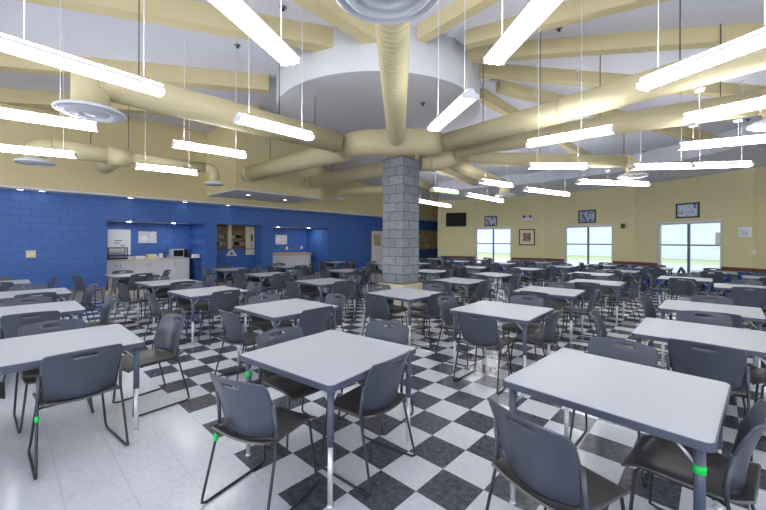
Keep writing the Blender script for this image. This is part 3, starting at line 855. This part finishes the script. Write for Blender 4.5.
# low duct along the yellow bulkhead with a diffuser at each end
e = empty('ventilation_duct', (0, 0, 0)); tag(e, 'low tan duct along yellow bulkhead with diffusers at both ends', 'duct', 'spiral ducts')
ZS = 3.6
p0, p1 = at(53, 148, ZS), at(205, 168, ZS); dn = (p1-p0).normalized(); m = at(117, 159, ZS)
m = p0+dn*((m-p0).dot(dn))
MB().tube([p0, m], .19, 20).build('duct_run', M['duct'], e)
MB().tube([m, p1], .14, 20).build('duct_run', M['duct'], e)
c0 = p0-dn*.28; c1 = p1+dn*.24
MB().tube([p0]+bend(p0, c0, c0+Vector((0, 0, -.4)), 5, .24)+[c0+Vector((0, 0, -.3))], .19, 20).build('elbow', M['duct'], e)
MB().tube([p1]+bend(p1, c1, c1+Vector((0, 0, -.4)), 5, .2)+[c1+Vector((0, 0, -.36))], .14, 20).build('elbow', M['duct'], e)
MB().tube([m-dn*.22, m+dn*.22], .22, 20).build('tee_body', M['duct'], e)
MB().tube([m+Vector((0, 0, -.02)), m-WN*1.75], .19, 20).build('wall_stub', M['duct'], e)
diffuser(e, c0+Vector((0, 0, -.36)), .33); diffuser(e, c1+Vector((0, 0, -.42)), .26)
rods(e, [p0.lerp(m, .55)+Vector((0, 0, .18)), m.lerp(p1, .1)+Vector((0, 0, .2))])

DUCTSEG = []
for o in list(bpy.data.objects):
    if o.parent and o.name.split('.')[0] in ('duct_run', 'duct_body', 'tee_body', 'wall_stub', 'elbow'):
        DUCTSEG.append([(v.co.x, v.co.y) for v in o.data.vertices])
DIFFS = []
for o in list(bpy.data.objects):
    if o.parent and o.name.split('.')[0] == 'diffuser':
        vs_ = [v.co for v in o.data.vertices]; x0 = min(v.x for v in vs_); x1 = max(v.x for v in vs_); y0 = min(v.y for v in vs_); y1 = max(v.y for v in vs_)
        DIFFS.append(((x0+x1)/2, (y0+y1)/2, (x1-x0)/2))
def clear_of_ducts(x, y):
    if any(math.hypot(x-a, y-b) < r+.08 for a, b, r in DIFFS): return False
    for pts in DUCTSEG:
        n = 24 if len(pts) % 24 == 0 else (20 if len(pts) % 20 == 0 else 18)
        rings = [(sum(p[0] for p in pts[i:i+n])/n, sum(p[1] for p in pts[i:i+n])/n, max(math.hypot(p[0]-q[0], p[1]-q[1]) for p in pts[i:i+n] for q in pts[i:i+n:6])/2) for i in range(0, len(pts)-n+1, n)]
        for (ax, ay, ar), (bx, by, br) in (zip(rings, rings[1:]) if len(rings) > 1 else [(rings[0], rings[0])]):
            dx, dy = bx-ax, by-ay; L2_ = dx*dx+dy*dy
            t_ = 0 if L2_ < 1e-9 else max(0, min(1, ((x-ax)*dx+(y-ay)*dy)/L2_))
            if math.hypot(x-ax-dx*t_, y-ay-dy*t_) < max(ar, br)+.06: return False
    return True
# ------------------------------------------------------------------ pendant lights
LZ = 3.17
LIGHTS = [
 ((-6, 47), (162, 96), 'at upper left running past the big diffuser'),
 ((-22, 114), (97, 131), 'cut by the left edge, above the other one'),
 ((-22, 149), (76, 158), 'lowest one cut by the left edge'),
 ((136, 168.5), (197, 175), 'in front of the low bulkhead duct'),
 ((173, 147), (245, 158), 'hanging before the lit yellow recess'),
 ((237, 122), (311, 140), 'just under the long left duct'),
 ((203, -14), (290, 65), 'large near one left of the overhead diffuser'),
 ((562, -10), (501, 57), 'large near one right of the overhead diffuser'),
 ((471, 99), (434, 131), 'pointing away under the white ceiling drum'),
 ((768, 43), (656, 85), 'near one under the long right duct'),
 ((528, 147), (613, 133), 'crossing below the second right duct'),
 ((700, 120), (790, 102), 'cut by the right edge, upper one'),
 ((679, 150), (790, 140), 'cut by the right edge, lower one'),
 ((577.5, 183.6), (613, 184.8), 'left half of the pair over middle window'),
 ((613.5, 184.8), (648, 186), 'right half of the pair over middle window'),
 ((632, 169.5), (690, 168.5), 'left half of the pair over widest window'),
 ((691, 168.5), (751, 166.5), 'right half of the pair over widest window'),
 ((529, 168.6), (586, 168.6), 'under the level duct right of pillar'),
 ((525, 191), (546, 193.3), 'left half of the far pair over framed print'),
 ((546.5, 193.4), (568, 196), 'right half of the far pair over framed print'),
 ((481, 183), (511, 187.3), 'below the duct toward the television'),
 ((467, 196), (484, 199), 'left half of the pair above first window'),
 ((484.5, 199), (502, 202.3), 'right half of the pair above first window'),
 ((432, 191), (457, 194.2), 'greenish one right of the pillar'),
 ((418, 202), (433, 204.6), 'left half of the pair beside the television'),
 ((433.5, 204.7), (450, 207.2), 'right half of the pair beside the television'),
]
for k, (a, b, lb) in enumerate(LIGHTS):
    A, B = at(*a, LZ), at(*b, LZ)
    mid = (A+B)/2; d = B-A; L = d.length
    if L > 1.5 or L < 1.0: L = min(1.4, max(1.1, L))
    if 'pair' in lb: L = (B-A).length-.03
    e = empty('pendant_light', mid, math.atan2(d.y, d.x))
    tag(e, 'white linear pendant light '+lb, 'pendant light', 'linear pendant lights')
    MB().prism(rrect(L, .15, .02, 2), .045, .085).box((-L/2, -.04, .085), (L/2, .04, .12)).build('housing', M['white'], e)
    for y0, y1 in ((-.07, -.045), (.045, .07)): MB().box((-L/2+.03, y0, .085), (L/2-.03, y1, .089)).build('added_uplight', M['fill_uplight'], e)  # unseen glowing strips added on top of the housing to fill the ceiling
    # lens: shallow trough
    prof = [(-.10, .05), (-.085, .012), (-.04, 0), (.04, 0), (.085, .012), (.10, .05)]
    vs = [(s*L/2, y, z) for s in (-1, 1) for y, z in prof]; n = len(prof)
    MB().add(vs, [(i, i+1, n+i+1, n+i) for i in range(n-1)]+[tuple(range(n-1, -1, -1)), tuple(range(n, 2*n)), (0, n, 2*n-1, n-1)]).build('lens', M['lensgreen' if 'greenish' in lb else 'lens'], e)
    for s in (-1, 1):
        mb = MB(); mb.box((s*L/2-.006 if s > 0 else -L/2-.006, -.102, 0), (L/2+.006 if s > 0 else -L/2+.006, .102, .06)).build('end_cap', M['white'], e)
        for fr_ in (.36, .32, .40, .28, .44, .24, .2, .47, .16, .12, .36):
            p = mid+d.normalized()*(s*L*fr_)
            if clear_of_ducts(p.x, p.y): break
        hung = not clear_of_ducts(p.x, p.y)
        if hung:      # the fixture is hung from the duct straight above it
            for fr_ in (.36, .3, .24, .42, .47, .18, .12, .06):
                p = mid+d.normalized()*(s*L*fr_)
                if not any(math.hypot(p.x-a_, p.y-b_) < r_+.08 for a_, b_, r_ in DIFFS): break
        zc = ceil_z(p.x, p.y)
        if math.hypot(p.x-DC.x, p.y-DC.y) < DR: zc = DZ
        if math.hypot(p.x-RC.x, p.y-RC.y) > 9.6: zc = 4.15
        if hung: zc = 3.575 if not any(math.hypot(p.x-a_, p.y-b_) < r_+.03 for a_, b_, r_ in DIFFS) else 3.325
        MB().tube([(s*L*fr_, 0, .12), (s*L*fr_, 0, zc-LZ)], .0045, 6).build('suspension_wire', M['white'], e)
        MB().lathe([(0, -.03), (.05, -.03), (.065, 0), (0, 0)], (s*L*fr_, 0, zc-LZ), 14).build('canopy', M['white'], e)

# sprinkler heads on the ceiling
for k, (px, py, lb) in enumerate(((237.5, 45, 'dark sprinkler head on ceiling left of near pendant light'), (559, 28, 'dark sprinkler head on ceiling right of near pendant light'), (283, 7, 'dark sprinkler head by the inner end of front beam'), (423, 103, 'dark sprinkler head under the white drum'), (644, 151, 'dark sprinkler head on ceiling beyond the right ducts'), (748, 119, 'dark sprinkler head on ceiling near the right edge'))):
    d = ray(px, py); k = 1.
    while k < 30 and CAMZ+d.z*k < (DZ if px == 423 else ceil_z(d.x*k, d.y*k)): k += .01
    p = Vector((d.x*k, d.y*k, DZ if px == 423 else ceil_z(d.x*k, d.y*k)))
    e = empty('sprinkler_head', p); tag(e, lb, 'sprinkler', 'ceiling sprinklers')
    MB().lathe([(0, -.015), (.06, -.012), (.06, 0), (0, 0)], n=12).build('escutcheon', M['grey'], e)
    MB().lathe([(0, -.06), (.03, -.055), (.03, -.05), (.012, -.045), (.014, -.015), (0, -.015)], n=10).build('nozzle', M['black'], e)

# ------------------------------------------------------------------ tables
TS = .955
def table_proto():
    e = empty('cafeteria_table')
    MB().prism(rrect(TS-.014, TS-.014, .035, 5), .7365, .741).build('tabletop', M['top'], e)
    MB().prism(rrect(TS, TS, .042, 5), .702, .7375).build('edge_band', M['edge'], e)
    for sx in (-1, 1):
        for sy in (-1, 1):
            x, y = sx*(TS/2-.055), sy*(TS/2-.055)
            lg = MB().tube([(x, y, .36), (x, y, .702)], .021, 10).tube([(x, y, .40), (x-sx*.0, y, .41)], .0225, 10).build('leg', M['leg'], e)
            MB().tube([(x, y, .012), (x, y, .37)], .0165, 10).lathe([(0, 0), (.022, 0), (.02, .012), (.0145, .016)], (x, y, 0), 10).build('leg_extension', M['chrome'], lg)
            MB().tube([(x-sx*.018, y, .62), (x-sx*.09, y, .70)], .008, 6).tube([(x, y-sy*.018, .62), (x, y-sy*.09, .70)], .008, 6).build('brace', M['chrome'], lg)
    # under frame rails
    MB().box((-TS/2+.08, -TS/2+.05, .672), (TS/2-.08, -TS/2+.075, .702)).box((-TS/2+.08, TS/2-.075, .672), (TS/2-.08, TS/2-.05, .702)).build('under_rail', M['leg'], e)
    return e

# ------------------------------------------------------------------ chairs (front = local +Y, origin under the seat middle)
def chair_proto():
    e = empty('stacking_chair')
    us = [-1, -.93, -.8, -.6, -.42, -.30, -.15, 0, .15, .30, .42, .6, .8, .93, 1]
    vsn = [0, .05, .14, .28, .42, .56, .68, .78, .845, .905, .95, .985, 1]
    def backp(v, u):
        hw = .198+.03*math.sin(min(1, v*1.25)*PI/2)
        if v > .86: hw *= 1-.08*((v-.86)/.14)**2.5
        if v < .12: hw *= 1-.07*((.12-v)/.12)**2
        x = u*hw
        z = .452+.358*v-.014*u*u*max(0, (v-.6)/.4)+.020*u*u*max(0, 1-v*4)
        y = -.205-.015*v-.085*v*v+.055*u*u
        return (x, y, z)
    Pb = [[backp(v, u) for u in us] for v in vsn]
    def nb(j, i):
        v, u = vsn[j], us[i]; a = Vector(backp(min(1, v+.01), u))-Vector(backp(max(0, v-.01), u)); b = Vector(backp(v, min(1, u+.01)))-Vector(backp(v, max(-1, u-.01)))
        return b.cross(a)
    slot = lambda j, i: not (vsn[j] >= .844 and vsn[j+1] <= .906 and us[i] >= -.301 and us[i+1] <= .301)
    MB().shell(Pb, slot, .009, nb).build('backrest', M['plastic'], e)
    ys = [-.25, -.245, -.228, -.195, -.15, -.08, 0, .10, .16, .20, .225, .235]
    def seatp(y, u):
        hw = .222
        if y > .15: hw *= 1-.10*((y-.15)/.085)**2
        if y < -.16: hw *= 1-.16*((-.16-y)/.1)**2
        z = .452-.022*(1-u*u)*(1 if y < .1 else max(.2, 1-(y-.1)*6))
        if y > .12: z -= .045*((y-.12)/.115)**2
        if y < -.15: z += .028*((-.15-y)/.11)**1.5
        return (u*hw, y, z)
    Ps = [[seatp(y, u) for u in us] for y in ys]
    def ns(j, i):
        y, u = ys[j], us[i]; a = Vector(seatp(min(.235, y+.005), u))-Vector(seatp(max(-.25, y-.005), u)); b = Vector(seatp(y, min(1, u+.01)))-Vector(seatp(y, max(-1, u-.01)))
        return b.cross(a)
    MB().shell(Ps, lambda j, i: True, .012, ns).build('seat', M['seat'], e)
    for s in (-1, 1):
        pts = [(s*.231, -.176, .60), (s*.231, -.168, .53), (s*.232, -.166, .46), (s*.236, -.178, .40), (s*.252, -.262, .06), (s*.253, -.268, .022), (s*.252, -.24, .009), (s*.246, -.1, .009), (s*.235, .17, .009), (s*.232, .205, .022), (s*.225, .2, .06), (s*.19, .175, .40), (s*.185, .155, .427), (s*.185, .11, .427), (s*.19, -.13, .427), (s*.230, -.165, .435)]
        MB().tube(pts, .0085, 7).build('sled_leg', M['wire'], e)
        MB().tube([(s*.2295, -.186, .66), (s*.231, -.168, .53), (s*.232, -.165, .47)], .0115, 7).build('back_post', M['plastic'], e)
    MB().tube([(-.19, .12, .420), (.19, .12, .420)], .0075, 6).tube([(-.19, -.12, .420), (.19, -.12, .420)], .0075, 6).build('crossbar', M['wire'], e)
    return e

TABLES = {
 'T1': (-.39, 2.71, 8), 'T2': (1.385, 2.135, -2), 'T3': (-2.62, 2.92, 2), 'T4': (2.95, 3.31, 2), 'T5': (4.16, 4.56, 1), 'T6': (6.86, 6.72, 2),
 'T8': (1.48, 4.43, 4), 'T9': (-1.22, 4.55, 3), 'T10': (.37, 5.79, 2), 'T11': (-2.90, 5.96, 5), 'T12': (-4.30, 7.22, 6), 'T13': (-6.13, 8.75, 2),
 'T14': (-4.24, 4.29, 2), 'T15': (-5.58, 5.64, 2), 'T16': (-7.50, 6.93, 2), 'T17': (-4.43, 10.61, 2), 'T18': (-2.87, 9.06, 0), 'T19': (-1.19, 7.48, 0),
 'T20': (-1.05, 10.25, 2), 'T21': (-1.82, 14.28, 2), 'T22': (-3.02, 11.88, 2), 'T23': (.1, 13.4, 2), 'T24': (1.31, 10.17, 2), 'T25': (1.66, 7.70, 0),
 'T26': (2.81, 9.17, -6), 'T27': (2.97, 11.79, 2), 'T28': (3.27, 15.4, 2), 'T29': (1.32, 13.76, 2), 'T30': (2.4, 17.6, 2), 'T31': (4.70, 14.0, 2), 'T32': (4.5, 16.9, 0),
 'T33': (4.41, 11.18, -3), 'T34': (2.86, 6.14, 6), 'T35': (6.01, 12.3, 2), 'T36': (5.49, 9.45, 2), 'T37': (4.46, 7.48, 4), 'T38': (6.91, 10.48, 2),
 'T39': (7.9, 13.0, 2), 'T40': (8.85, 11.7, 2), 'T41': (7.0, 8.3, 2), 'T43': (9.35, 10.1, 2), 'T44': (9.2, 8.5, 2), 'T45': (6.3, 14.6, 2),
}
# rows run parallel to the blue wall
ROWS = {1: ['T16', 'T13', 'T17', 'T22', 'T21'], 2: ['T15', 'T12', 'T18', 'T20', 'T23', 'T29', 'T30'], 3: ['T14', 'T11', 'T19', 'T24', 'T27', 'T28', 'T32'],
        4: ['T3', 'T9', 'T10', 'T25', 'T26', 'T33', 'T31'], 5: ['T1', 'T8', 'T34', 'T37', 'T36', 'T38', 'T35', 'T45'], 6: ['T2', 'T4', 'T5', 'T6', 'T41', 'T44', 'T43', 'T40', 'T39']}
ORD = ['first', 'second', 'third', 'fourth', 'fifth', 'sixth', 'seventh', 'eighth', 'ninth']
ROWN = {1: 'row nearest the blue wall', 2: 'second row from blue wall', 3: 'third row from blue wall', 4: 'fourth row from blue wall', 5: 'fifth row from blue wall', 6: 'row farthest from blue wall'}
where = {k: (ORD[i], ROWN[r]) for r, ks in ROWS.items() for i, k in enumerate(ks)}
EXTRA = {'T1': 'on the checker tile edge', 'T2': 'with green leg tape', 'T10': 'right before the pillar', 'T17': 'before the serving hatch', 'T13': 'before the microwave nook', 'T3': 'on plain white tiles'}
tp, cp = table_proto(), chair_proto()
tab = {}
first = True
for k, (x, y, rot) in TABLES.items():
    o = tp if first else copy_tree(tp)
    first = False
    o.location = (x, y, 0); o.rotation_euler = (0, 0, math.radians(rot+45)); tab[k] = o
    ex = EXTRA.get(k)
    tag(o, ('square grey table %s, %s in the %s' % (ex, *where[k])) if ex else 'square grey topped table, %s in the %s' % where[k], 'table', 'square cafeteria tables')
def band(tk, corner, z):
    x, y = corner[0]*(TS/2-.055), corner[1]*(TS/2-.055)
    b = MB().tube([(x, y, z-.018), (x, y, z+.018)], .0232, 12).build('tape_band', M['green'], tab[tk]); b['label'] = 'bright green tape band'
# local corners at rotation 45 deg: (+,+)=back, (+,-)=right, (-,-)=front, (-,+)=left
band('T2', (-1, -1), .60); band('T3', (-1, -1), .655); band('T1', (-1, 1), .60); band('T4', (-1, -1), .66)

SIDES = {'FL': 180, 'FR': 270, 'BR': 0, 'BL': 90}       # outward direction in table-local degrees
SNAME = {'FL': 'near end', 'FR': 'side facing away from the blue wall', 'BR': 'far end', 'BL': 'blue wall side'}
SNAME = {'FL': 'near end', 'FR': 'open side', 'BR': 'far end', 'BL': 'wall side'}
PX = {}
OVER = {   # (outside distance of the back, sideways shift, extra turn)
 ('T1', 'FL'): (.32, .02, 10), ('T1', 'FR'): (.05, .03, 0), ('T1', 'BL'): (.12, .02, -4), ('T1', 'BR'): (.30, .03, 4),
 ('T2', 'FL'): (.42, -.06, -14), ('T2', 'FR'): (.09, -.09, -2), ('T2', 'BR'): (.27, .145, 0), ('T2', 'BL'): None,
 ('T3', 'FR'): (.14, .05, 4), ('T3', 'FL'): (.30, -.12, 0), ('T3', 'BR'): (.38, .11, 8), ('T3', 'BL'): (.15, 0, 0),
 ('T4', 'FL'): (.24, .05, -4), ('T4', 'BL'): (.36, -.02, 8), ('T8', 'FL'): (.26, .02, 0), ('T8', 'FR'): (.12, .02, 0),
 ('T10', 'FL'): (.24, 0, 0), ('T10', 'FR'): (.12, .05, 0), ('T13', 'FL'): (.55, -.1, 12),
 ('T9', 'FL'): (.28, .03, 0), ('T9', 'FR'): (.12, .02, 0), ('T11', 'FR'): (.12, .0, 0), ('T15', 'BR'): (.3, 0, 4), ('T14', 'BR'): (.3, 0, 0),
}
chairs = {}
def rect(c, ang, x0, x1, y0, y1):
    ca, sa = math.cos(ang), math.sin(ang)
    return [(c.x+x*ca-y*sa, c.y+x*sa+y*ca) for x, y in ((x0, y0), (x1, y0), (x1, y1), (x0, y1))]
def hits(A, B):
    for P, Q in ((A, B), (B, A)):
        for i in range(4):
            ex, ey = P[(i+1) % 4][0]-P[i][0], P[(i+1) % 4][1]-P[i][1]
            pa = [-ey*x+ex*y for x, y in P]; pb = [-ey*x+ex*y for x, y in Q]
            if max(pa) <= min(pb) or max(pb) <= min(pa): return False
    return True
tops = {k: rect(Vector((x, y)), math.radians(rot+45), -TS/2, TS/2, -TS/2, TS/2) for k, (x, y, rot) in TABLES.items()}
placed = {}
def pose(k, sd, q, sh, tw):
    x, y, rot = TABLES[k]
    a = math.radians(SIDES[sd]+rot+45); out = Vector((math.cos(a), math.sin(a), 0)); sid = Vector((-out.y, out.x, 0))
    c = Vector((x, y, 0))+out*(TS/2+q-.225)+sid*sh
    return c, a+PI/2+math.radians(tw)
def foot(c, an): return rect(c, an, -.255, .255, -.275, .245), rect(c, an, -.24, .24, -.325, -.215)
def free(k, c, an):
    f, bk = foot(c, an)
    if any(hits(f, g) or hits(bk, g) for g, _ in placed.values()): return False
    if any(hits(f, b2) for _, b2 in placed.values()): return False
    if math.hypot(c.x-PC.x, c.y-PC.y) < .85: return False
    if math.hypot(c.x-RC.x, c.y-RC.y) > 10.55: return False
    return not any(hits(bk, t_) for t_ in tops.values())
order = sorted([(k, sd) for k in TABLES for sd in SIDES], key=lambda t_: ((t_ not in OVER), Vector(TABLES[t_[0]][:2]).length))
for k, sd in order:
    if (k, sd) in OVER and OVER[k, sd] is None: continue
    q0 = rnd.uniform(.12, .2) if (sd in ('FR', 'BL')) else rnd.uniform(.26, .36)
    sh, tw = rnd.uniform(-.04, .04), rnd.uniform(-7, 7)
    if (k, sd) in OVER: q0, sh, tw = OVER[k, sd]
    tries = [(q0, sh, tw)]+[(q, sh2, 0) for q in (.3, .26, .34, .22, .38, .18, .14, .44, .11) for sh2 in (0, .06, -.06, .13, -.13)]
    for q, sh, tw in tries:
        c, an = pose(k, sd, q, sh, tw)
        if free(k, c, an): break
        if (k, sd) in OVER: print('moved', k, sd, q)
    else:
        print('no room for chair', k, sd); continue
    placed[k, sd] = foot(c, an)
    o = copy_tree(cp) if chairs else cp
    o.location = c; o.rotation_euler = (0, 0, an); chairs[k, sd] = o
    tag(o, 'grey plastic chair at %s of %s table in the %s' % (SNAME[sd], *where[k]), 'chair', 'grey cafeteria chairs')
def clip(key, x, y, z):
    b = MB().tube([(x, y, z-.02), (x, y, z+.02)], .0125, 8).build('green_clip', M['green'], chairs[key]); b['label'] = 'bright green clip on the frame'
clip(('T1', 'FL'), -.2372, -.1845, .374); clip(('T3', 'FR'), -.2372, -.1845, .374)

# ------------------------------------------------------------------ view
vs_ = scene.view_settings
scene.view_settings.view_transform = 'Standard'
scene.view_settings.look = 'None'
scene.view_settings.gamma = 1
scene.view_settings.use_curve_mapping = False
scene.view_settings.exposure = 1.13
